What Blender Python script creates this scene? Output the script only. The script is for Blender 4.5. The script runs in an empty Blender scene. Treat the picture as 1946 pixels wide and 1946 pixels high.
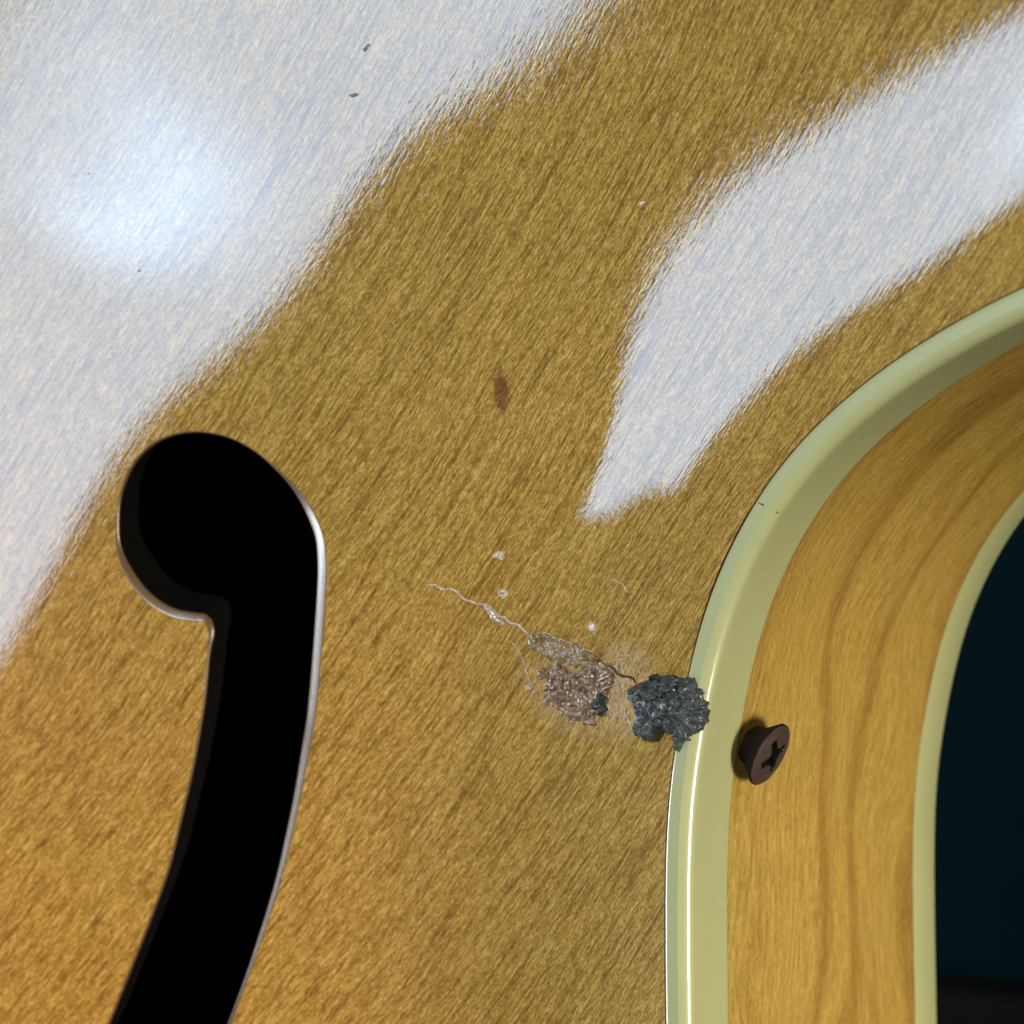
import bpy, bmesh, math, random
import numpy as np
from mathutils import Vector, Matrix, noise
from mathutils.geometry import delaunay_2d_cdt

# ------------------------------------------------------------------ tuning
WORLD = 0.07
PANEL_W = 1.1; PANEL_C = (.49,.71,1.0)
KEY_POS = (120,90,570); KEY_W = 1.75; KEY_C = (1.0,.90,.70)
STRIP_W = 1.2; COAT_IOR = 1.85
HOT = (0.49, 0.208, 0.27, 0.036, 0.75)      # centre u, v, radii u, v, extra brightness on the lamp's diffuser
RL_POS = (300,-110,0); RL_AIM = (20,-52,-22); RL_SIZE = (140,45); RL_W = .050; RL_SPREAD = 30
GRAIN_DEG = 51
TOPC = ((.22,.118,.013), (.335,.192,.029), (.44,.268,.048), (.58,.40,.115))
RIBC = ((.29,.170,.024), (.42,.275,.050), (.56,.39,.095))
BINDC = ((.475,.485,.222), (.42,.44,.212))
BUMP_BASE = .022; BUMP_COAT = .0037; COAT_R = .022
FLOORC = (.0010,.016,.019)
SCREW_ROT = 30
LUMP_H = 1.5
MM = 0.001
sc = bpy.context.scene
C = sc.collection

# ------------------------------------------------------------------ camera
CAM_POS = Vector((137.369, -9.754, 175.992))
CAM_AXES = ((0.788295, 0.026857, 0.614710), (0.0, 0.999047, -0.043649), (-0.615297, 0.034409, 0.787544))
cd = bpy.data.cameras.new('camera'); cam = bpy.data.objects.new('camera', cd); C.objects.link(cam)
cd.sensor_width = 36; cd.lens = 18/math.tan(math.radians(12))
cd.clip_start = 0.005; cd.clip_end = 20
m = Matrix(CAM_AXES).to_4x4(); m.translation = CAM_POS*MM
cam.matrix_world = m
cd.dof.use_dof = True; cd.dof.focus_distance = 0.212; cd.dof.aperture_fstop = 32
sc.camera = cam

# ------------------------------------------------------------------ world: a dim workshop
w = bpy.data.worlds.new('World'); sc.world = w; w.use_nodes = True
bg = w.node_tree.nodes['Background']; bg.inputs[0].default_value = (0.80, 0.90, 1.0, 1); bg.inputs[1].default_value = WORLD

# ------------------------------------------------------------------ lamps
def area_lamp(name, loc, xaxis, to, sx, sy, watts, col):
    l = bpy.data.lights.new(name, 'AREA'); l.shape = 'RECTANGLE'; l.size = sx*MM; l.size_y = sy*MM
    l.energy = watts; l.color = col
    o = bpy.data.objects.new(name, l); C.objects.link(o)
    z = -(Vector(to)-Vector(loc)).normalized(); x = Vector(xaxis); x = (x-x.dot(z)*z).normalized(); y = z.cross(x)
    o.matrix_world = Matrix((( x.x, y.x, z.x, loc[0]*MM), (x.y, y.y, z.y, loc[1]*MM), (x.z, y.z, z.z, loc[2]*MM), (0,0,0,1)))
    return o
PC = Vector((-115.67, 42.936, 579.666)); PN = Vector((0.397921, 0.178484, -0.899890)); PU = Vector((0.732471, -0.652427, 0.194487))
PV = Vector((0.552400, 0.736534, 0.390349)); PL = 700.0
lamp = area_lamp('ceiling_panel_lamp', PC+PV*(PL/2-150), PU, PC+PV*(PL/2-150)+PN, 190, PL, PANEL_W*PL/300, PANEL_C)
l = lamp.data; l.use_nodes = True; nt = l.node_tree; em = nt.nodes['Emission']     # diffuser with the tubes showing brighter at one end
geo = nt.nodes.new('ShaderNodeNewGeometry')
def lmath(op, a, b=None):
    n = nt.nodes.new('ShaderNodeMath'); n.operation = op
    for i, v in enumerate((a, b)):
        if v is None: continue
        if isinstance(v, (int, float)): n.inputs[i].default_value = v
        else: nt.links.new(v, n.inputs[i])
    return n.outputs[0]
sp = nt.nodes.new('ShaderNodeSeparateXYZ'); nt.links.new(geo.outputs['Parametric'], sp.inputs[0])
du = lmath('MULTIPLY', lmath('SUBTRACT', sp.outputs[0], HOT[0]), 1/HOT[2]); dv = lmath('MULTIPLY', lmath('SUBTRACT', sp.outputs[1], HOT[1]), 1/HOT[3])
r2 = lmath('ADD', lmath('MULTIPLY', du, du), lmath('MULTIPLY', dv, dv))
gs = lmath('POWER', 2.718, lmath('MULTIPLY', r2, -1.0))
end_fade = lmath('MINIMUM', lmath('ADD', lmath('MULTIPLY', sp.outputs[1], 1/.022), .25), 1.0)           # fade added at the lower end to soften the reflected tip
nt.links.new(lmath('MULTIPLY', lmath('ADD', lmath('MULTIPLY', gs, HOT[4]), 1.0), end_fade), em.inputs['Strength'])
area_lamp('added_key_lamp', KEY_POS, (0,1,0), (0,0,5), 160, 160, KEY_W, KEY_C)  # unseen warm lamp added to brighten the top, kept out of its reflections
area_lamp('rim_strip_lamp', (-520,-140,236), (0,1,0), (-18,-15,7), 240, 75, STRIP_W, (.86,.92,1.0))  # unseen lamp added to whiten the f-hole's right rim
bench = area_lamp('bench_lamp', RL_POS, (0,1,0), RL_AIM, RL_SIZE[0], RL_SIZE[1], RL_W, (1.0, 0.93, 0.80)); bench.data.spread = math.radians(RL_SPREAD)

vs = sc.view_settings; vs.view_transform = 'Standard'; vs.look = 'None'; vs.exposure = 0; vs.gamma = 1
sc.render.engine = 'CYCLES'; sc.cycles.use_denoising = True
sc.cycles.max_bounces = 6

# ------------------------------------------------------------------ shape data, millimetres: arch control heights and outlines on the top
ARCH = [
[43.111,37.348,31.792,26.457,21.365,16.547,12.042,7.894,4.155,0.884,-1.855,-3.997,-5.476,-6.23,-6.211,-5.379,-3.711,-1.202,2.138,6.284,11.196,16.826,23.121,30.026,37.49,45.47,53.927,62.837,72.185],
[42.805,37.331,32.04,26.944,22.062,17.422,13.063,9.025,5.36,2.121,-0.629,-2.822,-4.387,-5.255,-5.365,-4.673,-3.152,-0.799,2.369,6.315,10.991,16.34,22.305,28.831,35.871,43.385,51.344,59.728,68.527],
[42.416,37.242,32.226,27.375,22.707,18.247,14.031,10.102,6.508,3.301,0.543,-1.699,-3.352,-4.336,-4.581,-4.03,-2.654,-0.454,2.544,6.288,10.72,15.775,21.395,27.528,34.13,41.168,48.619,56.468,64.709],
[41.944,37.082,32.349,27.752,23.302,19.023,14.95,11.124,7.597,4.422,1.658,-0.631,-2.369,-3.473,-3.857,-3.45,-2.216,-0.163,2.667,6.206,10.383,15.13,20.389,26.113,32.264,38.815,45.749,53.054,60.728],
[41.388,36.848,32.409,28.073,23.849,19.755,15.822,12.094,8.626,5.475,2.705,0.376,-1.44,-2.662,-3.19,-2.931,-1.834,0.079,2.742,6.067,9.975,14.398,19.28,24.581,30.269,36.323,42.732,49.488,56.589],
[40.758,36.542,32.403,28.339,24.35,20.447,16.656,13.019,9.595,6.455,3.669,1.305,-0.576,-1.901,-2.571,-2.465,-1.501,0.279,2.768,5.865,9.486,13.567,18.058,22.923,28.138,33.689,39.568,45.772,52.3],
[40.066,36.17,32.332,28.545,24.803,21.103,17.461,13.911,10.517,7.362,4.538,2.13,0.201,-1.198,-1.991,-2.042,-1.208,0.433,2.732,5.582,8.9,12.624,16.711,21.131,25.867,30.912,36.263,41.917,47.876],
[39.337,35.746,32.199,28.689,25.202,21.722,18.244,14.789,11.413,8.215,5.314,2.832,0.853,-0.587,-1.458,-1.652,-0.963,0.516,2.606,5.196,8.199,11.555,15.229,19.199,23.457,27.999,32.827,37.941,43.342],
[38.605,35.29,32.014,28.77,25.539,22.294,19.006,15.667,12.318,9.057,6.037,3.427,1.362,-0.111,-1.023,-1.331,-0.812,0.486,2.366,4.691,7.37,10.351,13.608,17.13,20.915,24.966,29.284,33.873,38.732],
[37.907,34.836,31.801,28.797,25.809,22.805,19.735,16.551,13.258,9.948,6.793,4.011,1.802,0.266,-0.686,-1.094,-0.748,0.366,2.025,4.071,6.414,9.013,11.855,14.938,18.264,21.839,25.667,29.75,34.089],
[37.286,34.424,31.594,28.795,26.019,23.24,20.404,17.422,14.243,10.939,7.691,4.746,2.358,0.692,-0.368,-0.901,-0.729,0.196,1.609,3.349,5.342,7.558,9.993,12.651,15.538,18.659,22.02,25.622,29.464],
[36.781,34.097,31.44,28.81,26.203,23.608,20.989,18.241,15.247,12.045,8.806,5.779,3.225,1.33,0.038,-0.693,-0.714,0.005,1.143,2.554,4.184,6.022,8.065,10.319,12.79,15.482,18.401,21.547,24.919],
[36.424,33.892,31.382,28.894,26.424,23.967,21.506,18.974,16.225,13.23,10.131,7.144,4.487,2.323,0.68,-0.368,-0.625,-0.133,0.683,1.733,2.997,4.466,6.136,8.008,10.086,12.376,14.878,17.593,20.517],
[36.239,33.836,31.453,29.089,26.74,24.399,22.053,19.668,17.159,14.434,11.577,8.743,6.086,3.728,1.746,0.283,-0.344,-0.111,0.302,0.959,1.862,2.978,4.29,5.798,7.508,9.419,11.528,13.832,16.328],
[36.236,33.94,31.666,29.412,27.173,24.939,22.693,20.415,18.082,15.61,13.026,10.402,7.834,5.441,3.299,1.45,0.103,-0.11,-0.034,0.301,0.882,1.658,2.622,3.785,5.147,6.7,8.433,10.341,12.421],
[36.415,34.203,32.016,29.853,27.709,25.572,23.425,21.253,19.045,16.744,14.367,11.926,9.453,7.059,4.809,2.701,0.856,0.015,-0.22,-0.125,0.17,0.605,1.231,2.07,3.102,4.307,5.672,7.192,8.866],
[36.767,34.612,32.486,30.389,28.317,26.26,24.203,22.127,20.002,17.78,15.49,13.16,10.744,8.328,5.982,3.761,1.881,0.717,0.095,-0.142,-0.169,-0.082,0.225,0.759,1.468,2.325,3.322,4.456,5.727],
[37.272,35.146,33.051,30.988,28.956,26.947,24.949,22.933,20.85,18.644,16.351,14.08,11.741,9.365,7.06,4.927,3.14,1.836,0.921,0.336,-0.028,-0.275,-0.279,-0.052,0.319,0.819,1.445,2.194,3.066],
[37.904,35.779,33.684,31.621,29.589,27.581,25.584,23.565,21.475,19.263,17.002,14.856,12.679,10.441,8.3,6.367,4.717,3.367,2.255,1.359,0.654,0.112,-0.207,-0.314,-0.296,-0.157,0.096,0.46,0.933],
[38.635,36.483,34.361,32.266,30.196,28.141,26.089,24.012,21.878,19.686,17.569,15.62,13.692,11.703,9.788,8.06,6.533,5.186,3.977,2.872,1.891,1.087,0.46,-0.005,-0.344,-0.567,-0.684,-0.704,-0.629],
[39.435,37.235,35.061,32.911,30.777,28.649,26.518,24.383,22.261,20.181,18.239,16.469,14.775,13.079,11.428,9.892,8.47,7.15,5.907,4.714,3.586,2.577,1.678,0.876,0.187,-0.392,-0.875,-1.274,-1.592],
[40.278,38.012,35.773,33.556,31.353,29.156,26.965,24.808,22.751,20.812,19.041,17.44,15.948,14.504,13.095,11.737,10.431,9.181,7.967,6.767,5.583,4.439,3.335,2.268,1.27,0.356,-0.478,-1.242,-1.941],
[41.142,38.8,36.492,34.211,31.953,29.715,27.51,25.376,23.399,21.599,19.986,18.543,17.227,15.984,14.777,13.589,12.418,11.272,10.135,8.976,7.786,6.567,5.324,4.068,2.829,1.632,0.483,-0.619,-1.679],
[42.012,39.596,37.224,34.893,32.604,30.362,28.191,26.131,24.245,22.564,21.086,19.786,18.622,17.547,16.516,15.497,14.48,13.46,12.417,11.323,10.158,8.913,7.592,6.212,4.799,3.378,1.965,0.566,-0.82],
[42.882,40.4,37.978,35.619,33.325,31.113,29.006,27.043,25.265,23.699,22.343,21.172,20.146,19.221,18.349,17.497,16.639,15.755,14.821,13.808,12.692,11.459,10.11,8.659,7.13,5.545,3.925,2.278,0.61],
[43.752,41.219,38.768,36.403,34.131,31.972,29.95,28.095,26.435,24.988,23.751,22.703,21.807,21.022,20.304,19.611,18.91,18.169,17.355,16.439,15.394,14.204,12.866,11.389,9.792,8.096,6.321,4.48,2.578],
[44.627,42.063,39.604,37.255,35.028,32.941,31.016,29.277,27.741,26.417,25.302,24.377,23.609,22.962,22.39,21.852,21.306,20.71,20.027,19.224,18.271,17.151,15.857,14.391,12.769,11.007,9.125,7.138,5.053],
[45.514,42.94,40.493,38.181,36.016,34.016,32.199,30.581,29.173,27.978,26.99,26.19,25.553,25.041,24.614,24.227,23.833,23.386,22.844,22.169,21.33,20.305,19.083,17.662,16.051,14.263,12.317,10.227,8.004],
[46.419,43.855,41.439,39.181,37.094,35.194,33.494,32.004,30.729,29.668,28.811,28.142,27.637,27.262,26.977,26.738,26.495,26.202,25.81,25.279,24.573,23.668,22.547,21.202,19.637,17.861,15.888,13.734,11.413]]
F_HOLE = [(-28.07, -10.11), (-29.59, -10.11), (-31.35, -9.7), (-33.05, -8.64), (-34.41, -7.07), (-35.38, -4.98), (-35.71, -2.96), (-35.44, -0.74), (-34.96, 1.58), (-34.23, 3.28), (-33.12, 5.01), (-31.47, 6.53), (-29.37, 7.52), (-27.09, 7.91), (-24.87, 7.71), (-22.77, 7.02), (-20.88, 5.8), (-19.39, 4.39), (-18.07, 2.95), (-16.95, 1.31), (-16.22, -0.52), (-15.86, -2.49), (-16.08, -4.95), (-16.52, -7.27), (-17.21, -10.35), (-17.91, -13.45), (-19.21, -19.24), (-20.24, -22.88), (-21.36, -26.95), (-22.57, -31.04), (-23.86, -35.14), (-25.52, -39.58), (-27.28, -43.95), (-29.6, -49.3), (-32.31, -54.83), (-35.29, -60.2), (-38.53, -65.64), (-48.4, -66.15), (-44.53, -56.43), (-41.23, -49.78), (-38.49, -43.79), (-36.07, -38.42), (-34.27, -34.09), (-32.58, -28.85), (-31.32, -24.93), (-30.16, -20.83), (-29.19, -17.1), (-28.43, -13.44), (-27.95, -11.37)]
LUMP = [(13.52, -15.67), (14.86, -15.35), (15.63, -14.59), (16.77, -14.75), (18.3, -14.84), (19.65, -14.91), (20.41, -14.78), (21.28, -15.23), (21.88, -16.1), (22.16, -17.4), (21.88, -18.72), (21.28, -19.77), (20.52, -20.6), (19.54, -20.93), (18.8, -21.77), (18.32, -21.05), (18.15, -20.17), (16.78, -20.07), (16.2, -20.66), (15.03, -20.8), (14.06, -20.31), (13.58, -19.58), (13.91, -18.67), (13.46, -17.63), (13.13, -16.73)]
CHUNK = [(13.52, -15.82), (14.86, -15.35), (15.62, -15.48), (15.9, -16.52), (15.8, -17.57), (16.58, -18.74), (16.88, -19.77), (16.2, -20.66), (15.03, -20.77), (14.06, -20.31), (13.62, -19.58), (13.97, -18.66), (13.54, -17.63), (13.21, -16.73)]
PATCH = [(3.19, -14.6), (4.46, -14.0), (5.69, -14.14), (7.27, -14.7), (8.93, -13.8), (10.76, -14.05), (11.09, -15.41), (10.54, -16.63), (10.37, -18.46), (9.34, -18.67), (8.76, -19.56), (7.84, -19.43), (7.11, -19.15), (6.02, -19.02), (5.14, -18.27), (4.27, -17.67), (3.6, -16.76), (3.86, -15.83)]
DARK_CHIP = [(9.39, -16.66), (10.13, -16.57), (10.44, -17.7), (10.27, -18.64), (9.35, -18.41), (9.0, -17.58)]
OLIVE = [(2.38, -11.51), (3.45, -11.04), (4.97, -11.5), (6.68, -12.1), (8.62, -12.7), (9.58, -13.49), (9.11, -14.07), (7.47, -14.27), (5.69, -13.99), (4.31, -13.54), (2.97, -12.77), (2.45, -12.28)]
DARK_LINE = [(9.22, -13.38), (10.75, -14.23), (12.22, -14.94), (13.81, -15.55)]
THREAD = [(-6.9, -6.51), (-4.93, -7.3), (-3.25, -8.09), (-1.71, -8.87), (-0.16, -9.8), (2.4, -11.27)]
THREAD_BLOB = [(-1.66, -8.48), (-1.03, -8.71), (-0.02, -10.12), (-0.16, -10.58), (-0.88, -10.27), (-1.52, -9.34)]
SPECKS = [(0.3, -4.15), (0.18, -7.55), (8.99, -10.64), (2.05, -16.16)]
HAIRS = [[(10.91, -6.5), (11.71, -6.5), (12.41, -6.86), (13.1, -7.54)], [(13.5, -2.58), (13.21, -3.25), (12.96, -3.95)], [(11.82, -9.88), (11.76, -10.56)], [(0.64, -11.98), (1.53, -13.53), (2.39, -16.31)], [(9.86, -13.45), (11.16, -12.99), (13.56, -13.42)], [(11.31, -14.04), (12.82, -13.12), (13.85, -12.96)], [(10.92, -14.66), (12.21, -15.54), (13.33, -15.68)], [(10.88, -16.63), (12.17, -17.66), (12.34, -19.01)], [(11.02, -18.9), (12.16, -18.41), (13.48, -20.33)], [(7.1, -19.45), (8.23, -18.66), (9.35, -18.33)], [(10.67, -17.54), (11.62, -17.07), (12.93, -17.34)]]
SCUFF = [(10.7, -16.18), (11.98, -17.66), (11.87, -14.04), (6.1, -16.71)]
STAIN = (2.44, 10.67)
SMEARS = [(-6.25, 41.72), (-5.89, 42.01), (-8.0, 37.75), (-30.62, 23.11), (-35.18, 32.62), (-2.25, 28.54), (17.46, 26.45)]
# ------------------------------------------------------------------ node helpers
class NT:
    def __init__(s, name):
        s.m = bpy.data.materials.new(name); s.m.use_nodes = True; s.t = s.m.node_tree
        s.b = s.t.nodes['Principled BSDF']; s.out = s.t.nodes['Material Output']
    def n(s, typ, **k):
        nd = s.t.nodes.new(typ)
        for a, v in k.items(): setattr(nd, a, v)
        return nd
    def set(s, nd, key, v):
        if isinstance(v, bpy.types.NodeSocket): s.t.links.new(v, nd.inputs[key])
        elif isinstance(v, tuple) and len(v) == 3 and nd.inputs[key].type == 'RGBA': nd.inputs[key].default_value = v+(1,)
        else: nd.inputs[key].default_value = v
    def P(s, **k):
        for a, v in k.items(): s.set(s.b, a.replace('_', ' '), v)
    def math(s, op, a, b=0.0, clamp=False):
        nd = s.n('ShaderNodeMath', operation=op, use_clamp=clamp); s.set(nd, 0, a); s.set(nd, 1, b); return nd.outputs[0]
    def mapping(s, vec, scale=(1,1,1), rot=(0,0,0), loc=(0,0,0)):
        nd = s.n('ShaderNodeMapping'); s.set(nd, 0, vec); nd.inputs['Scale'].default_value = scale
        nd.inputs['Rotation'].default_value = rot; nd.inputs['Location'].default_value = loc; return nd.outputs[0]
    def noise(s, vec, scale=1.0, detail=2.0, rough=.5, dist=0.0):
        nd = s.n('ShaderNodeTexNoise'); s.set(nd, 'Vector', vec); nd.inputs['Scale'].default_value = scale
        nd.inputs['Detail'].default_value = detail; nd.inputs['Roughness'].default_value = rough; nd.inputs['Distortion'].default_value = dist
        return nd.outputs['Fac']
    def ramp(s, fac, stops):
        nd = s.n('ShaderNodeValToRGB'); s.set(nd, 0, fac); e = nd.color_ramp.elements
        while len(e) < len(stops): e.new(.5)
        for el, (p, c) in zip(e, stops): el.position = p; el.color = c+(1,) if len(c) == 3 else c
        return nd.outputs[0]
    def mix(s, fac, a, b, mode='MIX'):
        nd = s.n('ShaderNodeMix', data_type='RGBA', blend_type=mode); s.set(nd, 0, fac); s.set(nd, 6, a); s.set(nd, 7, b); return nd.outputs[2]
    def bump(s, h, dist, strength=1.0, normal=None):
        nd = s.n('ShaderNodeBump'); s.set(nd, 'Height', h); nd.inputs['Distance'].default_value = dist*MM; nd.inputs['Strength'].default_value = strength
        if normal is not None: s.set(nd, 'Normal', normal)
        return nd.outputs[0]
    def obj_mm(s):
        tc = s.n('ShaderNodeTexCoord'); return s.mapping(tc.outputs['Object'], scale=(1000,)*3)
    def uv_mm(s):
        tc = s.n('ShaderNodeTexCoord'); return tc.outputs['UV']

# ------------------------------------------------------------------ materials
def mat_top():
    t = NT('lacquered_maple_top'); p = t.obj_mm()
    g = t.mapping(p, rot=(0,0,math.radians(-GRAIN_DEG)))            # x runs along the grain
    wob = t.n('ShaderNodeVectorMath', operation='MULTIPLY_ADD')
    wn = t.n('ShaderNodeTexNoise'); t.set(wn, 'Vector', g); wn.inputs['Scale'].default_value = .03; wn.inputs['Detail'].default_value = 1
    t.set(wob, 0, wn.outputs['Color']); wob.inputs[1].default_value = (3,3,0); t.set(wob, 2, g); gw = wob.outputs[0]
    pores = t.noise(t.mapping(gw, scale=(.8,6.8,1)), 1, 2, .55, .4)       # short dark pore strokes
    fine = t.noise(t.mapping(gw, scale=(2.4,7.8,1)), 1, 1.5, .5, .8)       # crinkled lacquer relief
    long_ = t.noise(t.mapping(gw, scale=(.10,2.4,1)), 1, 2, .5, .2)             # long grain lines
    broad = t.noise(t.mapping(gw, scale=(.02,.07,1)), 1, 2, .5)
    strokes = t.noise(t.mapping(gw, scale=(.11,3.5,1), loc=(3,9,0)), 1, 2, .55, .08)   # long dark pore grooves
    tex = t.math('ADD', t.math('MULTIPLY', pores, .50), t.math('MULTIPLY', fine, .50))
    tex = t.math('ADD', tex, t.math('MULTIPLY', t.math('SUBTRACT', long_, .5), .14))
    col = t.ramp(tex, [(.385, TOPC[0]), (.475, TOPC[1]), (.54, TOPC[2]), (.635, TOPC[3])])  # grain tones; the palest gold also paints tiny lacquer glints
    col = t.mix(t.math('MULTIPLY', t.math('SUBTRACT', broad, .35), 1.2, True), col, t.mix(1.0, col, (1.0,.93,.80), 'MULTIPLY'))
    sx = t.n('ShaderNodeSeparateXYZ'); t.set(sx, 0, p)                      # tint turns warmer and lighter toward the lower left
    warmth = t.math('MULTIPLY', t.math('ADD', t.math('ADD', sx.outputs[0], t.math('MULTIPLY', sx.outputs[1], .8)), 6.0), -1/75)
    warmth = t.math('ADD', warmth, t.math('MULTIPLY', t.math('SUBTRACT', t.noise(p, .03, 2, .5), .5), .7), True)
    col = t.mix(warmth, col, t.mix(1.0, col, (1.36,1.12,1.0), 'MULTIPLY'))
    col = t.mix(t.math('MULTIPLY', t.math('SUBTRACT', .475, strokes), 11.0, True), col, t.mix(1.0, col, (.67,.60,.44), 'MULTIPLY'))
    # a small reddish brown stain and a scuffed pale zone by the residue
    def blob(cx, cy, sx, sy, rot, soft, jitter):
        q = t.mapping(p, loc=(-cx, -cy, 0)); q = t.mapping(q, rot=(0,0,math.radians(rot)), scale=(1,1,0)); q = t.mapping(q, scale=(1/sx,1/sy,0))
        ln = t.n('ShaderNodeVectorMath', operation='LENGTH'); t.set(ln, 0, q)
        d = t.math('ADD', ln.outputs['Value'], t.math('MULTIPLY', t.math('SUBTRACT', t.noise(p, 1.6, 3, .6), .5), jitter))
        return t.math('SUBTRACT', 1.0, t.math('MULTIPLY', t.math('SUBTRACT', d, 1-soft), 1/(2*soft)), True)
    st = blob(STAIN[0], STAIN[1], .70, 1.9, 4, .35, .5)
    col = t.mix(t.math('MULTIPLY', st, .9), col, t.mix(1.0, col, (.42,.22,.14), 'MULTIPLY'))
    sc1 = blob(12.3, -16.4, 2.6, 3.6, 10, .5, 1.5); sc2 = blob(6.4, -16.9, 4.2, 2.9, 20, .5, 1.3)
    scf = t.math('MAXIMUM', sc1, t.math('MULTIPLY', sc2, .7))
    col = t.mix(t.math('MULTIPLY', scf, t.math('MULTIPLY', t.math('SUBTRACT', t.noise(t.mapping(p, rot=(0,0,.6), scale=(3.4,1.1,1)), 1.5, 4, .7, 1.2), .44), 7.0, True)), col, (.56,.41,.25))
    b1 = t.bump(t.math('ADD', tex, t.math('MULTIPLY', strokes, .8)), BUMP_BASE)
    coat_h = t.math('ADD', t.math('MULTIPLY', fine, .6), t.math('ADD', t.math('MULTIPLY', pores, .7), t.math('MULTIPLY', long_, .5)))
    coat_h = t.noise(t.mapping(gw, scale=(.8,3.8,1)), 1, 1.0, .5, .6)
    coat_h = t.math('ADD', coat_h, t.math('MULTIPLY', strokes, .8))
    coat_h = t.math('ADD', coat_h, t.math('MULTIPLY', t.noise(t.mapping(gw, scale=(1.4,2.0,1)), 1, 2, .6, .6), .95))
    b2 = t.bump(coat_h, BUMP_COAT)
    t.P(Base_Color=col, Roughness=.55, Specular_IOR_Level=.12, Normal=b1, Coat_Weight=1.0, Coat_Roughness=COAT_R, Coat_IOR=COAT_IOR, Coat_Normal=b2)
    return t.m
def mat_rib():
    t = NT('amber_maple_rib'); p = t.uv_mm()
    wn = t.n('ShaderNodeTexNoise'); t.set(wn, 'Vector', t.mapping(p, scale=(.012,.02,1))); wn.inputs['Detail'].default_value = 0
    wob = t.n('ShaderNodeVectorMath', operation='MULTIPLY_ADD'); t.set(wob, 0, wn.outputs['Color']); wob.inputs[1].default_value = (0,7,0); t.set(wob, 2, p); g = wob.outputs[0]
    fine = t.noise(t.mapping(g, scale=(.22,2.2,1)), 1, 4, .65)
    flecks = t.noise(t.mapping(g, scale=(1.3,2.8,1)), 1, 4, .7, .2)
    figure = t.noise(t.mapping(g, scale=(.10,.10,1)), 1, 3, .5)
    lines = t.noise(t.mapping(g, scale=(.004,.075,1)), 1, 1.5, .5)
    tex = t.math('ADD', t.math('MULTIPLY', fine, .55), t.math('MULTIPLY', flecks, .45))
    col = t.ramp(tex, [(.36, RIBC[0]), (.5, RIBC[1]), (.64, RIBC[2])])
    dk = t.ramp(lines, [(.43,(1,1,1)), (.475,(.66,.54,.38)), (.485,(.62,.50,.34)), (.53,(1,1,1))])
    col = t.mix(.72, col, dk, 'MULTIPLY')
    col = t.mix(t.math('MULTIPLY', figure, .5), col, t.mix(1.0, col, (1.0,.82,.58), 'MULTIPLY'))
    t.P(Base_Color=col, Roughness=.5, Normal=t.bump(tex, .04), Coat_Weight=1.0, Coat_Roughness=.16, Coat_Normal=t.bump(fine, .004))
    return t.m
def mat_binding():
    t = NT('aged_cream_binding'); p = t.obj_mm()
    n = t.noise(p, .12, 3, .6); n2 = t.noise(p, 1.7, 4, .6)
    col = t.mix(n, BINDC[0], BINDC[1]); col = t.mix(t.math('MULTIPLY', n2, .30), col, (.40,.36,.18))
    t.P(Base_Color=col, Roughness=.32, Subsurface_Weight=.25, Subsurface_Radius=(1.0,.9,.4), Subsurface_Scale=.0012, Coat_Weight=1.0, Coat_IOR=1.55, Coat_Roughness=.08, Normal=t.bump(t.noise(p, .5, 2), .03))
    return t.m
def mat_plain(name, col, rough=.6, spec=.4, nscale=.6, var=.4, bump=0.0, metal=0.0, coat=0.0):
    t = NT(name); p = t.obj_mm(); n = t.noise(p, nscale, 5, .65)
    c2 = tuple(c*(1-var) for c in col); c3 = tuple(min(1, c*(1+var)) for c in col)
    t.P(Base_Color=t.mix(n, c2, c3), Roughness=rough, Specular_IOR_Level=spec, Metallic=metal, Coat_Weight=coat, Coat_Roughness=.2)
    if bump: t.P(Normal=t.bump(n, bump))
    return t.m
def mat_residue(name, stops, rough, bump, scale, coat=.5, alpha_scale=None):
    t = NT(name); p = t.obj_mm(); a = t.noise(p, scale, 6, .7, .8); b = t.noise(p, scale*4.5, 4, .7)
    f = t.math('ADD', t.math('MULTIPLY', a, .7), t.math('MULTIPLY', b, .3))
    t.P(Base_Color=t.ramp(f, stops), Roughness=rough, Coat_Weight=coat, Coat_Roughness=.12, Normal=t.bump(f, bump))
    return t.m

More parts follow.
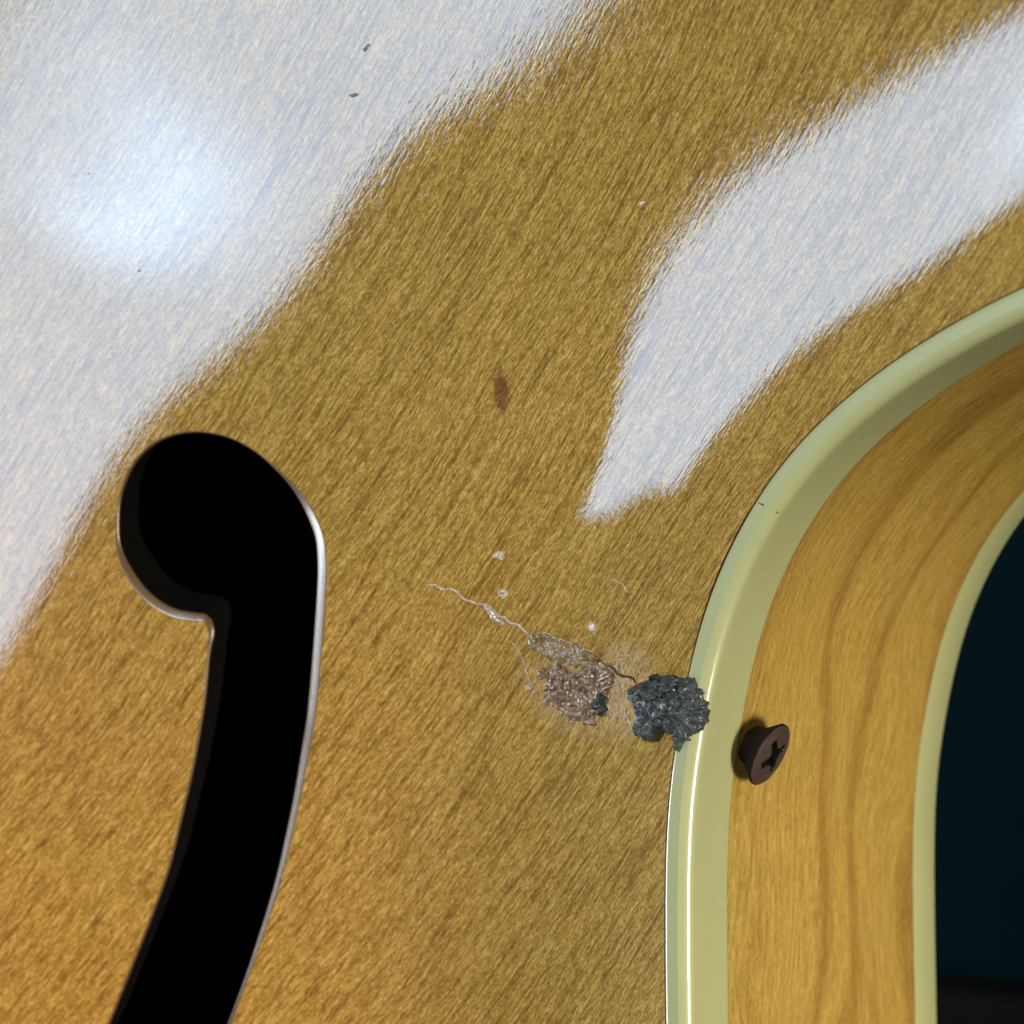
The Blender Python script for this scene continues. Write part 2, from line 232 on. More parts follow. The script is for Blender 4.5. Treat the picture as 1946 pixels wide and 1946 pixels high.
M = {'top': mat_top(), 'rib': mat_rib(), 'bind': mat_binding(),
     'edge': mat_plain('lacquered_hole_edge', (.14,.075,.03), .35, .5, 1.2, .35, .02, coat=1.0),
     'wall': mat_plain('dark_hole_wall', (.004,.0028,.002), .7, .15, 1.0, .5),  # wall coloured near black
     'inside': mat_plain('shade_black_inside', (.004,.004,.004), .9, .05, .3, .4),  # the hollow's darkness put into a near-black colour
     'back': mat_plain('amber_maple_back', (.35,.20,.05), .4, .4, .3, .2, coat=.5),
     'screw': mat_plain('rusty_dark_steel', (.105,.066,.056), .42, .5, 1.6, .6, .06, metal=.5),
     'shaded_rust': mat_plain('rust_in_painted_shade', (.006,.0016,.001), .8, .2, 1.5, .5),  # rust blackened to stand for the shadow on cone and shank
     'recess': mat_plain('black_recess', (.006,.005,.005), .8, .2, 2, .3),  # cross recess coloured near black
     'gap': mat_plain('dark_glue_line', (.07,.03,.012), .6, .3, 2, .5),
     'floor': mat_plain('dark_teal_cloth', FLOORC, .9, .15, .02, .35),
     'bench': mat_plain('dark_brown_slab', (.012,.008,.004), .8, .2, .02, .35),
     'lump': mat_residue('charred_slate_residue', [(.36,(.008,.0095,.0095)),(.48,(.028,.038,.037)),(.57,(.070,.088,.084)),(.67,(.24,.25,.22))], .42, .22, 2.4, .45),
     'chunk': mat_residue('slate_residue', [(.35,(.012,.017,.017)),(.52,(.046,.060,.060)),(.68,(.16,.185,.175))], .34, .12, 1.9, .5),
     'patch': mat_residue('brittle_pinkish_glue', [(.35,(.11,.05,.03)),(.45,(.30,.18,.12)),(.53,(.50,.36,.26)),(.62,(.82,.74,.66))], .25, .10, 2.2, 1.0),
     'patch_base': mat_residue('reddish_brown_glue', [(.36,(.07,.03,.015)),(.47,(.21,.115,.06)),(.58,(.38,.26,.165)),(.68,(.75,.66,.56))], .25, .10, 1.8, 1.0),
     'grime': mat_residue('grey_olive_grime', [(.36,(.05,.045,.03)),(.55,(.20,.20,.16)),(.7,(.45,.46,.42))], .6, .03, 3.0, .0),
     'olive': mat_residue('olive_brown_glue', [(.36,(.07,.040,.012)),(.5,(.24,.155,.055)),(.62,(.42,.32,.16))], .3, .08, 2.0, .6),
     'thread': mat_residue('greyish_glue_string', [(.38,(.24,.16,.085)),(.55,(.42,.32,.21)),(.68,(.62,.54,.44))], .3, .05, 2.5, 1.0),
     'pale': mat_residue('pale_lacquer_chip', [(.38,(.22,.14,.06)),(.52,(.50,.40,.27)),(.64,(.85,.80,.70))], .25, .08, 3.0, 1.0)}

# ------------------------------------------------------------------ mesh helpers
ARCH = np.array(ARCH); GX0, GN, GS = -91.0, 29, 6.5
def _basis(t):
    i = math.floor(t); r = t-i
    return i, ((1-r)**3/6, (3*r**3-6*r*r+4)/6, (-3*r**3+3*r*r+3*r+1)/6, r**3/6), (-(1-r)**2/2, (3*r*r-4*r)/2, (-3*r*r+2*r+1)/2, r*r/2)
def arch(x, y):
    """height of the carved top and its slope, in mm"""
    x = min(max(x, -84), 84); y = min(max(y, -84), 84)
    ix, bx, dx = _basis((x-GX0)/GS); iy, by, dy = _basis((y-GX0)/GS); A = ARCH[iy-1:iy+3, ix-1:ix+3]
    bx, dx, by, dy = map(np.array, (bx, dx, by, dy))
    return float(by@A@bx), float(by@A@dx)/GS, float(dy@A@bx)/GS
def arch_normal(x, y):
    h, p, q = arch(x, y); return Vector((-p, -q, 1)).normalized()
def smooth_poly(pts, step, closed=False):
    """Catmull-Rom through the points, resampled at about `step` mm"""
    P = [Vector(p) for p in pts]; n = len(P); o = []
    rng = range(n if closed else n-1)
    for i in rng:
        a, b, c, d = (P[(i-1) % n], P[i], P[(i+1) % n], P[(i+2) % n]) if closed else (P[max(i-1,0)], P[i], P[i+1], P[min(i+2,n-1)])
        k = max(1, int(round((c-b).length/step)))
        for j in range(k):
            t = j/k; o.append(.5*((2*b)+(c-a)*t+(2*a-5*b+4*c-d)*t*t+(3*b-a-3*c+d)*t**3))
    if not closed: o.append(P[-1])
    return o
def relax(pts, its, closed=False):
    for _ in range(its):
        n = len(pts); q = list(pts)
        for i in range(n if closed else n):
            if not closed and i in (0, n-1): continue
            q[i] = pts[i]*.5+(pts[i-1]+pts[(i+1) % n])*.25
        pts = q
    return pts
def link(name, verts, faces, mat, parent=None, smooth=True, uvs=None, normals=None):
    me = bpy.data.meshes.new(name); me.from_pydata([tuple(c*MM for c in v) for v in verts], [], faces)
    if smooth: me.polygons.foreach_set('use_smooth', [True]*len(me.polygons))
    if uvs:
        l = me.uv_layers.new(name='UVMap'); l.data.foreach_set('uv', [c for lp in me.loops for c in uvs[lp.vertex_index]])
    me.materials.append(mat); me.update()
    if normals: me.normals_split_custom_set_from_vertices(normals)
    o = bpy.data.objects.new(name, me); C.objects.link(o)
    if parent: o.parent = parent
    return o
def sweep(name, path, prof, mat, parent, split=()):
    """prof: list of (offset out of the body, z); path: list of 2-D points with outward normals"""
    V, F, U = [], [], []; k = len(prof); s = 0
    for i, (p, n) in enumerate(path):
        if i: s += (p-path[i-1][0]).length
        acc = 0
        for j, (o, z) in enumerate(prof):
            V.append((p.x+n.x*o, p.y+n.y*o, z)); U.append((s, -z))
    for i in range(len(path)-1):
        for j in range(k-1):
            if j not in split: F.append((i*k+j, i*k+j+1, (i+1)*k+j+1, (i+1)*k+j))
    return link(name, V, F, mat, parent, uvs=U)
def outward(path):
    r = []
    for i, p in enumerate(path):
        t = (path[min(i+1, len(path)-1)]-path[max(i-1, 0)]).normalized(); r.append((p, Vector((t.y, -t.x))))
    return r
def in_poly(x, y, poly):
    ins = False; j = len(poly)-1
    for i in range(len(poly)):
        a, b = poly[i], poly[j]
        if (a[1] > y) != (b[1] > y) and x < (b[0]-a[0])*(y-a[1])/(b[1]-a[1])+a[0]: ins = not ins
        j = i
    return ins
def dist_poly(x, y, poly):
    d = 1e9
    for i in range(len(poly)):
        ax, ay = poly[i-1]; bx, by = poly[i]; vx, vy = bx-ax, by-ay; L = vx*vx+vy*vy or 1e-9
        t = min(1, max(0, ((x-ax)*vx+(y-ay)*vy)/L)); d = min(d, math.hypot(ax+vx*t-x, ay+vy*t-y))
    return d

# ------------------------------------------------------------------ setting
floor = link('floor', [(-900,-900,-420),(900,-900,-420),(900,900,-420),(-900,900,-420)], [(0,1,2,3)], M['floor']); floor['kind'] = 'structure'

mat_ = link('dark_slab', [(-420,-420,-420),(60,-420,-420),(60,-107,-420),(-420,-107,-420),(-420,-420,-408),(60,-420,-408),(60,-109,-408),(-420,-109,-408)], [(0,1,5,4),(1,2,6,5),(2,3,7,6),(3,0,4,7),(4,5,6,7)], M['bench'], smooth=False); mat_['kind'] = 'structure'  # low dark brown slab filling the darker corner
# ------------------------------------------------------------------ guitar
guitar = bpy.data.objects.new('hollow_body_guitar', None); C.objects.link(guitar); guitar.location = (0,0,-46*MM)
guitar['label'] = 'amber maple archtop guitar body with black f-hole and cream binding round its cutaway'; guitar['category'] = 'guitar'
bpy.context.view_layer.update()
def part(o, parent=guitar):
    o.parent = parent; o.matrix_parent_inverse = parent.matrix_world.inverted() if parent is guitar else Matrix.Identity(4); return o

# cutaway outline: the outer rim, from the lower end up round the curve
RIM = [(20.6,-82),(20.0,-72),(19.55,-58),(19.34,-45.12),(19.27,-36.25),(19.41,-28.75),(20.09,-22.87),(21.62,-15.6),(23.5,-9.5),(25.7,-5.1),(28.6,-.68),(32.2,3.19),(36.1,6.35),(39.98,8.85),(43.74,10.85),(47.6,12.6),(51.9,14.3),(58,16.1),(66,17.7),(75,18.7),(82,19.2)]
rim = relax(smooth_poly([(x,y) for x,y in RIM], .9), 25)
path = outward(rim)
BW, BH, DEPTH, BR = 2.2, 6.5, 46.0, 1.4
A0 = math.radians(21); RX = BR*(1-math.sin(A0)); RZ = BR*math.cos(A0)                # flat, a crease shaped to skip the panel's reflection, then a rounded side
prof = [(-BW, -1.2), (-BW, .0), (-BW+.06, .05)] + [(-BW+.06+(BW-.06-RX)*k/4, .05) for k in (1,2,3,4)]
split = (len(prof)-1,)
prof += [(-BR+BR*math.sin(a), .05-RZ+BR*math.cos(a)) for a in [A0+(math.pi/2-A0)*k/7 for k in range(0,8)]] + [(0.0, -3.0), (0.0, -BH)]
binding = part(sweep('binding', path, prof, M['bind'], None, split)); binding['label'] = 'cream plastic binding along the top edge of the cutaway'
part(sweep('glue_line', path, [(-BW-.16,-.8),(-BW-.13,-.01),(-BW-.02,-.02)], M['gap'], None))
rib = part(sweep('rib', path, [(-.05,-BH+.15)]+[(-.04,-BH-.15)]+[(-.04,-BH-(DEPTH-5.0-BH)*k/12) for k in range(1,13)], M['rib'], None)); rib['label'] = 'amber maple side of the cutaway'
bp = [(-.06,-DEPTH+5.15),(0.0,-DEPTH+4.95),(0.0,-DEPTH+2.5)]+[(-.9+.9*math.cos(a), -DEPTH+.9-.9*math.sin(a)) for a in [math.pi/2*k/6 for k in range(0,7)]]+[(-3.0,-DEPTH)]
bb = part(sweep('back_binding', path, bp, M['bind'], None)); bb['label'] = 'cream plastic binding along the back edge of the cutaway'
LO, HI = -82.0, 82.0
def closed_loop(off):
    L = [(p.x-n.x*off, p.y-n.y*off) for p, n in path]
    return L
# back plate and the inner walls that keep the hollow dark
loop = closed_loop(2.9)
back_poly = loop+[(82,HI),(LO,HI),(LO,-82)]
def flat_plate(name, poly, z, mat):
    r = delaunay_2d_cdt([Vector(p) for p in poly], [], [list(range(len(poly)))], 1, 1e-4)
    return link(name, [(v.x, v.y, z) for v in r[0]], [tuple(f) for f in r[2]], mat, smooth=False)
part(flat_plate('back', back_poly, -DEPTH+.02, M['back']))
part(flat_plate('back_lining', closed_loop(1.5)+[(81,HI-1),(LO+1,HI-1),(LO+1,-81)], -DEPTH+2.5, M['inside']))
wl = closed_loop(1.4)+[(81.5,HI-.5),(LO+.5,HI-.5),(LO+.5,-81.5)]
V, F = [], []
wl2 = []
for i in range(len(wl)):
    a, b = wl[i], wl[(i+1) % len(wl)]; k = max(1, int(math.dist(a, b)/4))
    wl2 += [(a[0]+(b[0]-a[0])*j/k, a[1]+(b[1]-a[1])*j/k) for j in range(k)]
for x, y in wl2: V += [(x, y, -DEPTH+1), (x, y, arch(x, y)[0]-1.3)]
n = len(wl2)
for i in range(n): j = (i+1) % n; F.append((2*i, 2*j, 2*j+1, 2*i+1))
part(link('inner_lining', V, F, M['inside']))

# ---- f-hole contour
def resample_f():
    pts = [Vector(p) for p in F_HOLE]
    notch = 0
    body = smooth_poly(pts[0:37], .5) + smooth_poly(pts[37:], .5)
    keep = body[0].copy()
    body = relax(body, 1, True)
    return body
fh = resample_f()
area = sum(fh[i-1].x*fh[i].y-fh[i].x*fh[i-1].y for i in range(len(fh)))
if area < 0: fh.reverse()                                             # counter-clockwise: hole lies to the left
nf = len(fh)
fn = []
for i in range(nf):
    t = (fh[(i+1) % nf]-fh[i-1]).normalized(); fn.append(Vector((-t.y, t.x)))      # into the hole
fn = relax(fn, 2, True); fn = [v.normalized() for v in fn]
# ---- carved top
inner = [(p.x-n_.x*(BW+.14), p.y-n_.y*(BW+.14)) for p, n_ in path]
poly = inner+[(82,HI)]+[(82-(82-LO)*k/60, HI) for k in range(1,60)]+[(LO,HI)]+[(LO, HI-(HI+82)*k/60) for k in range(1,60)]+[(LO,-82)]+[(LO+(inner[0][0]-LO)*k/40, -82) for k in range(1,40)]
fpoly = [(v.x, v.y) for v in fh]
pts = list(poly)+fpoly
npoly = len(poly)
st = 1.4; y = LO+1
rnd = random.Random(3); row = 0
innerbox = [(x, y) for x, y in inner]
bx0 = min(p[0] for p in fpoly)-2; bx1 = max(p[0] for p in fpoly)+2; by0 = min(p[1] for p in fpoly)-2; by1 = max(p[1] for p in fpoly)+2
while y < HI-1:
    x = LO+1+(st/2 if row % 2 else 0)
    fine_row = True
    while x < 81:
        near = -62 < x < 62 and -62 < y < 62
        if near or row % 2 == 0:
            if in_poly(x, y, poly) and not (x > 10 and dist_poly(x, y, inner) < .9):
                if not (bx0 < x < bx1 and by0 < y < by1 and (in_poly(x, y, fpoly) or dist_poly(x, y, fpoly) < .7)): pts.append((x, y))
        x += st if near else st*2
    y += st*.87; row += 1
res = delaunay_2d_cdt([Vector(p) for p in pts], [], [list(range(npoly)), list(range(npoly, npoly+nf))], 0, 1e-5)
V2, T2 = res[0], res[2]
Vt = [(v.x, v.y, arch(v.x, v.y)[0]) for v in V2]; Nt = [arch_normal(v.x, v.y) for v in V2]
Ft = []
for f in T2:
    cx = sum(V2[i].x for i in f)/3; cy = sum(V2[i].y for i in f)/3
    if in_poly(cx, cy, poly) and not in_poly(cx, cy, fpoly): Ft.append(tuple(f))
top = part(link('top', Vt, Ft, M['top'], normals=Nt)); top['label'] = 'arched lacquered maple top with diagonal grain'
# ---- rounded, lacquered edge and wall of the f-hole
V, F, WV, WF = [], [], [], []; TH = 4.6; LEAN = Vector((-1.5, 1.7))
def sstep(v): v = max(0, min(1, v)); return v*v*(3-2*v)
RP = []
for i in range(nf):
    nrm = fn[i]; x, y = fh[i]
    right = sstep((nrm.dot(Vector((-1, .12)))-.55)/.42)                   # rim on the cutaway side, widened and tilted to catch the added lamp
    right *= 1 if y > -18 else max(.30, 1-(-18-y)/38)
    low = sstep((nrm.dot(Vector((.5,.86)))-.30)/.6) if y > -16 else 0       # lower lip of the round end
    wide = min(33.8, max(27.3, 31.2+(-y-10)*.09))
    tl = wide if right > 0 else 42-15*low
    RP.append(Vector((1.05*right+.5*low, .13+.15*max(right, low)+.15*low, math.radians(tl))))
RP = relax(RP, 10, True)
for i in range(nf):
    p, nrm = fh[i], fn[i]
    x, y = p
    cl, r1, tilt = RP[i]
    up = arch_normal(x, y)
    n3 = Vector((nrm.x, nrm.y, 0)); n3 = (n3-n3.dot(up)*up).normalized()
    q = Vector((x, y, arch(x, y)[0])); V.append(tuple(q)); k1 = 4
    for k in range(k1):
        a = tilt*(k+.5)/k1; q = q+(n3*math.cos(a)-up*math.sin(a))*(r1*tilt/k1); V.append(tuple(q))
    for k in range(2): q = q+(n3*math.cos(tilt)-up*math.sin(tilt))*(cl/2+.01); V.append(tuple(q))
    for k in range(k1):
        a = tilt+(math.radians(86)-tilt)*(k+.5)/k1; q = q+(n3*math.cos(a)-up*math.sin(a))*(.26/k1); V.append(tuple(q))
    rings = 1+2*k1+2
    q2 = q-up*.02
    for k in range(4):
        d = k/3; WV.append((q2.x+LEAN.x*d, q2.y+LEAN.y*d, q2.z-(TH-.8)*d))
for i in range(nf):
    j = (i+1) % nf
    for k in range(rings-1): F.append((i*rings+k, j*rings+k, j*rings+k+1, i*rings+k+1))
    for k in range(3): WF.append((i*4+k, j*4+k, j*4+k+1, i*4+k+1))
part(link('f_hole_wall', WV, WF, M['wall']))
fe = part(link('f_hole_edge', V, F, M['edge'])); fe['label'] = 'rounded lacquered rim of the black f-hole'

# ---- screw standing proud of the rib
def frame(axis):
    z = axis.normalized(); x = Vector((0,0,1)).cross(z).normalized(); return x, z.cross(x), z
def lathe(prof, o, axis, seg=40):
    x, y, z = frame(axis); V, F = [], []; k = len(prof)
    for i in range(seg):
        a = 2*math.pi*i/seg
        for r, h in prof: V.append(tuple(o+x*(r*math.cos(a))+y*(r*math.sin(a))+z*h))
    for i in range(seg):
        j = (i+1) % seg
        for q in range(k-1): F.append((i*k+q, j*k+q, j*k+q+1, i*k+q+1))
    return V, F
axis = Vector((0.9025,-0.4241,-0.0740)).normalized(); head_c = Vector((22.716,-22.112,-8.582))
screw = bpy.data.objects.new('screw', None); C.objects.link(screw); screw.location = (head_c-axis*2.5)*MM
bpy.context.view_layer.update(); part(screw); screw['label'] = 'rusty cross-head screw standing crooked in the amber side'
inv = (guitar.matrix_world @ screw.matrix_parent_inverse @ screw.matrix_basis).inverted() if False else None
HR = 3.02
def spart(o):
    o.parent = screw; o.matrix_parent_inverse = Matrix.Translation((head_c-axis*2.5)*MM).inverted(); return o
# head: dished face with a cross recess cut as geometry
x, y, z = frame(axis)
ra = math.radians(SCREW_ROT); cx_, sx_ = math.cos(ra), math.sin(ra)
def cross(u, v):                                                   # 1 inside the recess
    u, v = u*cx_+v*sx_, -u*sx_+v*cx_
    wdt = .46
    d = min(max(abs(u)-1.75, abs(v)-wdt*(1-.25*abs(u)/1.55)), max(abs(v)-1.75, abs(u)-wdt*(1-.25*abs(v)/1.55)))
    d = min(d, math.hypot(u, v)-.85)
    return d
V, F = [], []; NR, NS = 46, 96
for i in range(NR+1):
    r = HR*.97*i/NR
    for j in range(NS):
        a = 2*math.pi*j/NS; u, v = r*math.cos(a), r*math.sin(a); d = cross(u, v)
        h = -.16*(r/HR)**2+.05+.30*(1-(r/HR)**2)
        h += -1.25*min(1, max(0, -d/.16+.2))*(1-.25*min(1, r/1.6))
        h += .03*noise.noise(Vector((u*1.3, v*1.3, 4)))
        V.append(tuple(head_c+x*u+y*v+z*h))
for i in range(NR):
    for j in range(NS):
        k = (j+1) % NS; F.append((i*NS+j, (i+1)*NS+j, (i+1)*NS+k, i*NS+k))
hd = spart(link('head', V, F, M['screw'])); hd.data.materials.append(M['recess'])
for pl in hd.data.polygons:
    c_ = pl.center/MM-head_c; c_ = Vector(c_)
    if cross(c_.dot(x), c_.dot(y)) < .06: pl.material_index = 1
Vh, Fh = lathe([(HR*.97,-.105),(HR,-.17),(HR*1.003,-.32),(HR*.97,-.42),(HR*.86,-.8),(HR*.72,-1.3),(HR*.62,-1.8),(HR*.58,-2.4)], head_c, axis, 96)
spart(link('head_cone', Vh, Fh, M['shaded_rust']))
prof_s = []
hh = -1.8; i = 0
while hh > -9: prof_s.append((1.38 if i % 2 else 1.08, hh)); hh -= .45; i += 1
Vs, Fs = lathe(prof_s, head_c, axis, 32); spart(link('threaded_shank', Vs, Fs, M['shaded_rust']))

# ---- small damage that belongs to the guitar
def surf_z(x, y):
    """top of the body, binding included"""
    d = 1e9; best = None
    for p, n_ in path:
        q = (x-p.x)**2+(y-p.y)**2
        if q < d: d, best = q, (p, n_)
    s = (Vector((x, y))-best[0]).dot(best[1])
    if s < -BW: return arch(x, y)[0]
    if s < -BR: return .05
    return max(-.4, .05-1.1*(s+BR))
def tube_on(name, pts, r, mat, seed=0, lift=.3, wob=.0, parent=None, flat=.6):
    P = smooth_poly(pts, .18); rr = random.Random(seed); V, F = [], []; S = 7
    for i, p in enumerate(P):
        t = (P[min(i+1, len(P)-1)]-P[max(i-1,0)]).normalized(); nn = Vector((-t.y, t.x))
        e = min(1, min(i, len(P)-1-i)/3+.15); rad = r*e*(.65+.7*noise.noise(Vector((i*.33, seed*7.1, 0)))**2+.35*rr.random())
        off = nn*wob*noise.noise(Vector((i*.21, seed*3.3, 5))); zc = surf_z(p.x+off.x, p.y+off.y)+lift*rad
        for k in range(S):
            a = 2*math.pi*k/S; V.append((p.x+off.x+nn.x*rad*math.cos(a), p.y+off.y+nn.y*rad*math.cos(a), zc+rad*flat*math.sin(a)))
    for i in range(len(P)-1):
        for k in range(S): F.append((i*S+k, i*S+(k+1) % S, (i+1)*S+(k+1) % S, (i+1)*S+k))
    F += [tuple(range(S-1,-1,-1)), tuple(range((len(P)-1)*S, len(P)*S))]
    return link(name, V, F, mat, parent)
def blob_on(name, outline, height, mat, spacing, seed, rough_amp, rough_scale, edge=.5, ridged=True, skirt=.25, jag=.0, smooth=True, dome=.5, cracks=0.0, side=0.0):
    """a crust lying on the top: outline filled with points, lifted by ridged noise, closed underneath"""
    P = [Vector(p) for p in outline]; P = smooth_poly(P, spacing, True)
    if jag: P = [p+Vector((noise.noise(Vector((p.x*2.3, p.y*2.3, seed))), noise.noise(Vector((p.x*2.3, p.y*2.3, seed+9)))))*jag for p in P]
    poly = [(p.x, p.y) for p in P]; nb = len(poly); pts = list(poly); rr = random.Random(seed)
    x0 = min(p[0] for p in poly); x1 = max(p[0] for p in poly); y0 = min(p[1] for p in poly); y1 = max(p[1] for p in poly); y = y0
    while y < y1:
        x = x0
        while x < x1:
            q = (x+rr.uniform(-.35,.35)*spacing, y+rr.uniform(-.35,.35)*spacing)
            if in_poly(q[0], q[1], poly) and dist_poly(q[0], q[1], poly) > spacing*.6: pts.append(q)
            x += spacing
        y += spacing
    r = delaunay_2d_cdt([Vector(p) for p in pts], [], [list(range(nb))], 1, 1e-6)
    V = []
    for v in r[0]:
        d = dist_poly(v.x, v.y, poly); e = min(1, d/edge); e = math.sqrt(max(0, 1-(1-e)**2))
        q = Vector((v.x*rough_scale, v.y*rough_scale, seed*1.7)); a = 0; amp = 1
        for o in range(4):
            s = noise.noise(q); a += amp*((1-2*abs(s)) if ridged else s); q = q*2.1; amp *= .5
        cr = 0
        if cracks:
            vv = noise.voronoi(Vector((v.x*1.1, v.y*1.1, seed)))[0]; cr = -cracks*max(0, 1-(vv[1]-vv[0])/.12)
        h = e*(height*(dome+(1-dome)*min(1, d/(edge*2.2)))+rough_amp*a+cr)
        jx = e*side*noise.noise(Vector((v.x*1.9, v.y*1.9, seed+20))); jy = e*side*noise.noise(Vector((v.x*1.9, v.y*1.9, seed+40)))
        V.append((v.x+jx, v.y+jy, surf_z(v.x, v.y)+max(-.02, h)))
    F = [tuple(f) for f in r[2]]
    cnt = {}
    for f in F:
        for i in range(len(f)): cnt[(f[i], f[(i+1) % len(f)])] = 1
    bnd = [(a, b) for a, b in cnt if (b, a) not in cnt]; idx = {}
    for a, b in bnd:
        for q in (a, b):
            if q not in idx: idx[q] = len(V); V.append((V[q][0], V[q][1], V[q][2]-skirt))
        F.append((b, a, idx[a], idx[b]))
    return link(name, V, F, mat, None, smooth)
def thing(o, label, cat, group=None):
    o['label'] = label; o['category'] = cat
    if group: o['group'] = group
    return o
# chips in the lacquer
for i, (sx, sy) in enumerate(SPECKS):
    rr = random.Random(i+5); rad = (.55,.55,.62,.45)[i]
    ol = [(sx+rad*(.7+.5*rr.random())*math.cos(a), sy+rad*(.55+.4*rr.random())*math.sin(a)) for a in [2*math.pi*k/9 for k in range(9)]]
    part(blob_on('lacquer_chip', ol, .03, M['pale'], .11, 31+i, .09, 2.8, .2, True, .1, .15, False))
for i, h in enumerate(HAIRS): part(tube_on('scratch', h, .05 if i < 3 else .06, M['pale'], i, .2, .25))
for i, (sx, sy) in enumerate(SMEARS):
    rr = random.Random(i+50); rad = (.26,.20,.34,.16,.14,.22,.28)[i]
    ol = [(sx+rad*(.5+.8*rr.random())*math.cos(a)*1.2+.3*rad*math.sin(a), sy+rad*(.4+.6*rr.random())*math.sin(a)) for a in [2*math.pi*k/9 for k in range(9)]]
    part(blob_on('grime_speck', ol, .02, M['grime'] if i < 5 else M['pale'], .09, 71+i, .05, 4, .12))
# hairline crack and a nick in the binding
part(tube_on('binding_crack', [(26.75,.12),(27.6,-.25),(28.1,-.62),(28.75,-.9)], .06, M['gap'], 3, .25, .1))
part(tube_on('binding_nick', [(19.05,-27.5),(19.1,-28.3),(19.02,-28.9)], .07, M['lump'], 4, .3, .05))

# ------------------------------------------------------------------ residue stuck on the top
lump = bpy.data.objects.new('residue_lump', None); C.objects.link(lump); lump.location = (17.5*MM, -17.5*MM, 0)
thing(lump, 'dark slate-grey crusty lump of residue sitting on the edge of the cream binding', 'residue')
def lpart(o): o.parent = lump; o.matrix_parent_inverse = Matrix.Translation(lump.location).inverted(); return o
LUMP = [(x if x < 17.5 else 17.5+(x-17.5)*.80, -17.6+(y+17.6)*.95) for x, y in LUMP]
lpart(blob_on('crust', LUMP, LUMP_H, M['lump'], .14, 2, .27, .95, 1.2, True, .7, .3, True, .45, .4, .5))
lpart(blob_on('chunk', CHUNK, LUMP_H*1.05, M['chunk'], .15, 6, .24, .75, .7, True, .3, .2, True, .6, .3, .3))
rr = random.Random(21); k = 0
while k < 9:
    cx, cy = rr.uniform(14, 21), rr.uniform(-21, -14.8)
    if not in_poly(cx, cy, LUMP) or dist_poly(cx, cy, LUMP) < .25: continue
    a0 = rr.uniform(0, 3.14); L_ = rr.uniform(.25, .7); W_ = rr.uniform(.12, .3)
    ol = [(cx+L_*rr.uniform(.6,1.3)*math.cos(2*math.pi*j/7)*math.cos(a0)-W_*rr.uniform(.6,1.3)*math.sin(2*math.pi*j/7)*math.sin(a0), cy+L_*rr.uniform(.6,1.3)*math.cos(2*math.pi*j/7)*math.sin(a0)+W_*math.sin(2*math.pi*j/7)*math.cos(a0)) for j in range(7)]
    edge_k = min(1, dist_poly(cx, cy, LUMP)/1.1)
    lpart(blob_on('crumb', ol, LUMP_H*(.55+.75*edge_k), M[rr.choice(('lump','chunk','chunk','patch_base'))], .12, 200+k, .2, 1.6, .15, True, 1.0, .1, False, .9, .1)); k += 1
patch = bpy.data.objects.new('glue_patch', None); C.objects.link(patch); patch.location = (7.5*MM, -16*MM, 0)
thing(patch, 'brittle pinkish brown patch of torn glue beside the dark lump', 'residue')
def ppart(o): o.parent = patch; o.matrix_parent_inverse = Matrix.Translation(patch.location).inverted(); return o
ppart(blob_on('crust', PATCH, .16, M['patch_base'], .13, 12, .17, 1.9, .3, True, .15, .5, False, .6, .2))
rr = random.Random(11); pp = [(x, y) for x, y in PATCH]; k = 0
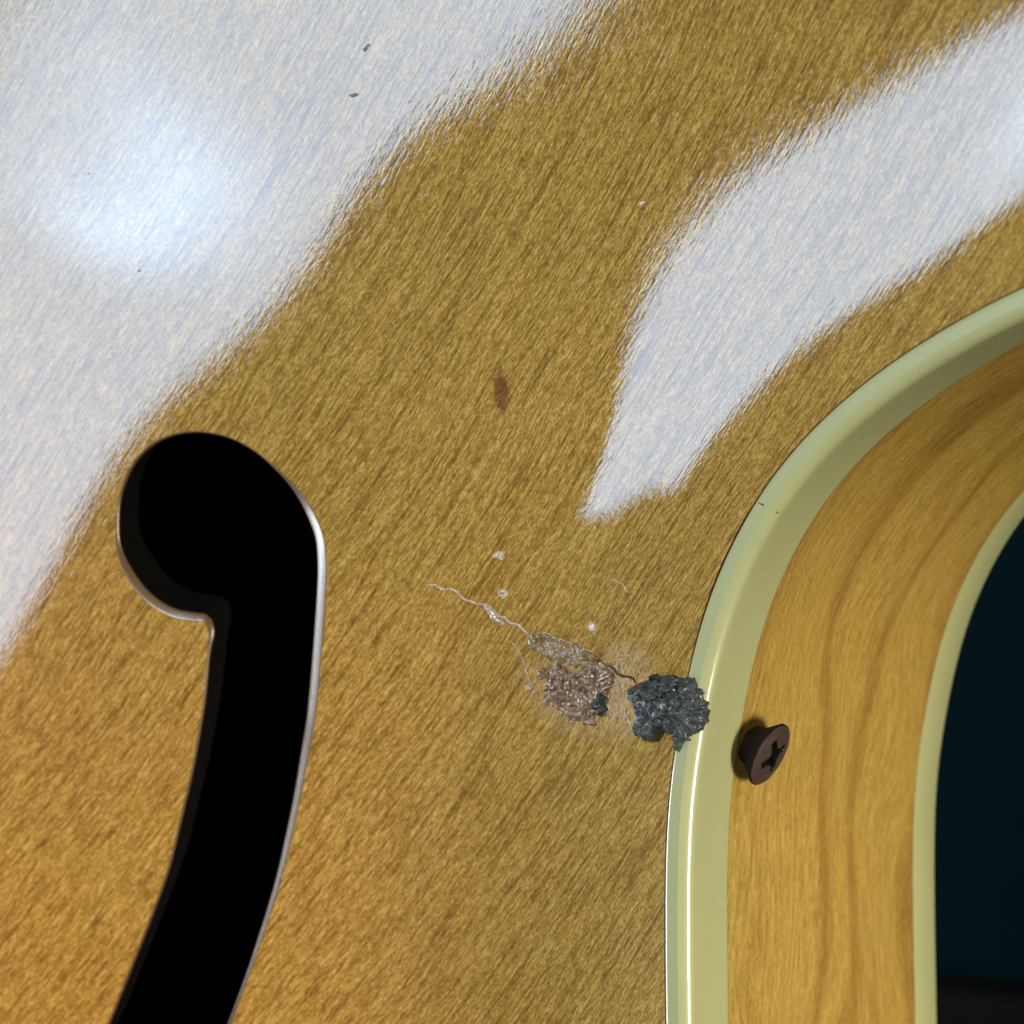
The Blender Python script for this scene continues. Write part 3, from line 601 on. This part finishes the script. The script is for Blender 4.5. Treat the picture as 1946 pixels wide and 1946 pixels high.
while k < 26:                                                       # brittle splinters, most of them lying across the grain
    cx, cy = rr.uniform(3.4, 11.2), rr.uniform(-19.6, -13.9)
    if not in_poly(cx, cy, pp): continue
    rx, ry, ro = rr.uniform(.5, 1.5), rr.uniform(.10, .28), rr.choice((-.9, -.75, .45, .55, 1.1))+rr.uniform(-.3, .3)
    ol = []
    for j in range(8):
        a = 2*math.pi*j/8; e = rr.uniform(.6, 1.3); u, v = rx*e*math.cos(a), ry*e*math.sin(a)
        ol.append((cx+u*math.cos(ro)-v*math.sin(ro), cy+u*math.sin(ro)+v*math.cos(ro)))
    ppart(blob_on('flake', ol, rr.uniform(.10, .36), M[rr.choice(('patch','pale','pale','patch_base'))], .11, 100+k, .14, 1.8, .14, True, .35, .08, False, .9, .1)); k += 1
ppart(blob_on('dark_flake', DARK_CHIP, .5, M['chunk'], .13, 14, .32, 1.5, .25, True, .2, .35, False))
for i, (a, b) in enumerate([((9.6,-15.2),(11.0,-14.6)),((9.5,-15.6),(11.1,-14.95)),((9.7,-16.0),(11.0,-15.4)),((9.9,-16.4),(10.9,-15.95))]):
    ppart(tube_on('ridge', [a, ((a[0]+b[0])/2, (a[1]+b[1])/2+.05), b], .15, M['pale'], 20+i, 2.6, .1))
string = bpy.data.objects.new('glue_string', None); C.objects.link(string); string.location = (2*MM, -10*MM, 1.5*MM)
thing(string, 'thin greyish string of dried glue ending in an olive ridge on the maple', 'residue')
def gpart(o): o.parent = string; o.matrix_parent_inverse = Matrix.Translation(string.location).inverted(); return o
gpart(tube_on('strand', THREAD, .15, M['thread'], 2, .0, .35, None, .3))
gpart(blob_on('bead', THREAD_BLOB, .22, M['thread'], .12, 41, .12, 2, .3))
gpart(blob_on('ridge', OLIVE, .10, M['olive'], .12, 17, .13, 1.5, .22, True, .12, .6, True, .8, .12))
for i, (ol, hh) in enumerate((([(2.7,-11.5),(3.6,-11.1),(4.3,-11.5),(4.1,-12.3),(3.2,-12.5),(2.7,-12.1)], .3), ([(5.2,-12.0),(6.6,-12.4),(7.2,-13.0),(6.2,-13.5),(5.3,-13.0)], .26), ([(7.9,-12.7),(8.9,-12.9),(9.5,-13.5),(8.7,-13.9),(7.9,-13.5)], .3))):
    gpart(blob_on('crumb', ol, hh, M['olive'] if i != 1 else M['thread'], .11, 60+i, .16, 2.0, .25, True, .15, .3, False, .7, .15))
gpart(tube_on('bright_rim', [(3.0,-11.2),(4.6,-11.35),(6.0,-11.85),(7.6,-12.4),(8.9,-12.9)], .07, M['pale'], 33, 1.2, .25))
gpart(tube_on('tail', DARK_LINE, .15, M['gap'], 8, .1, .3))
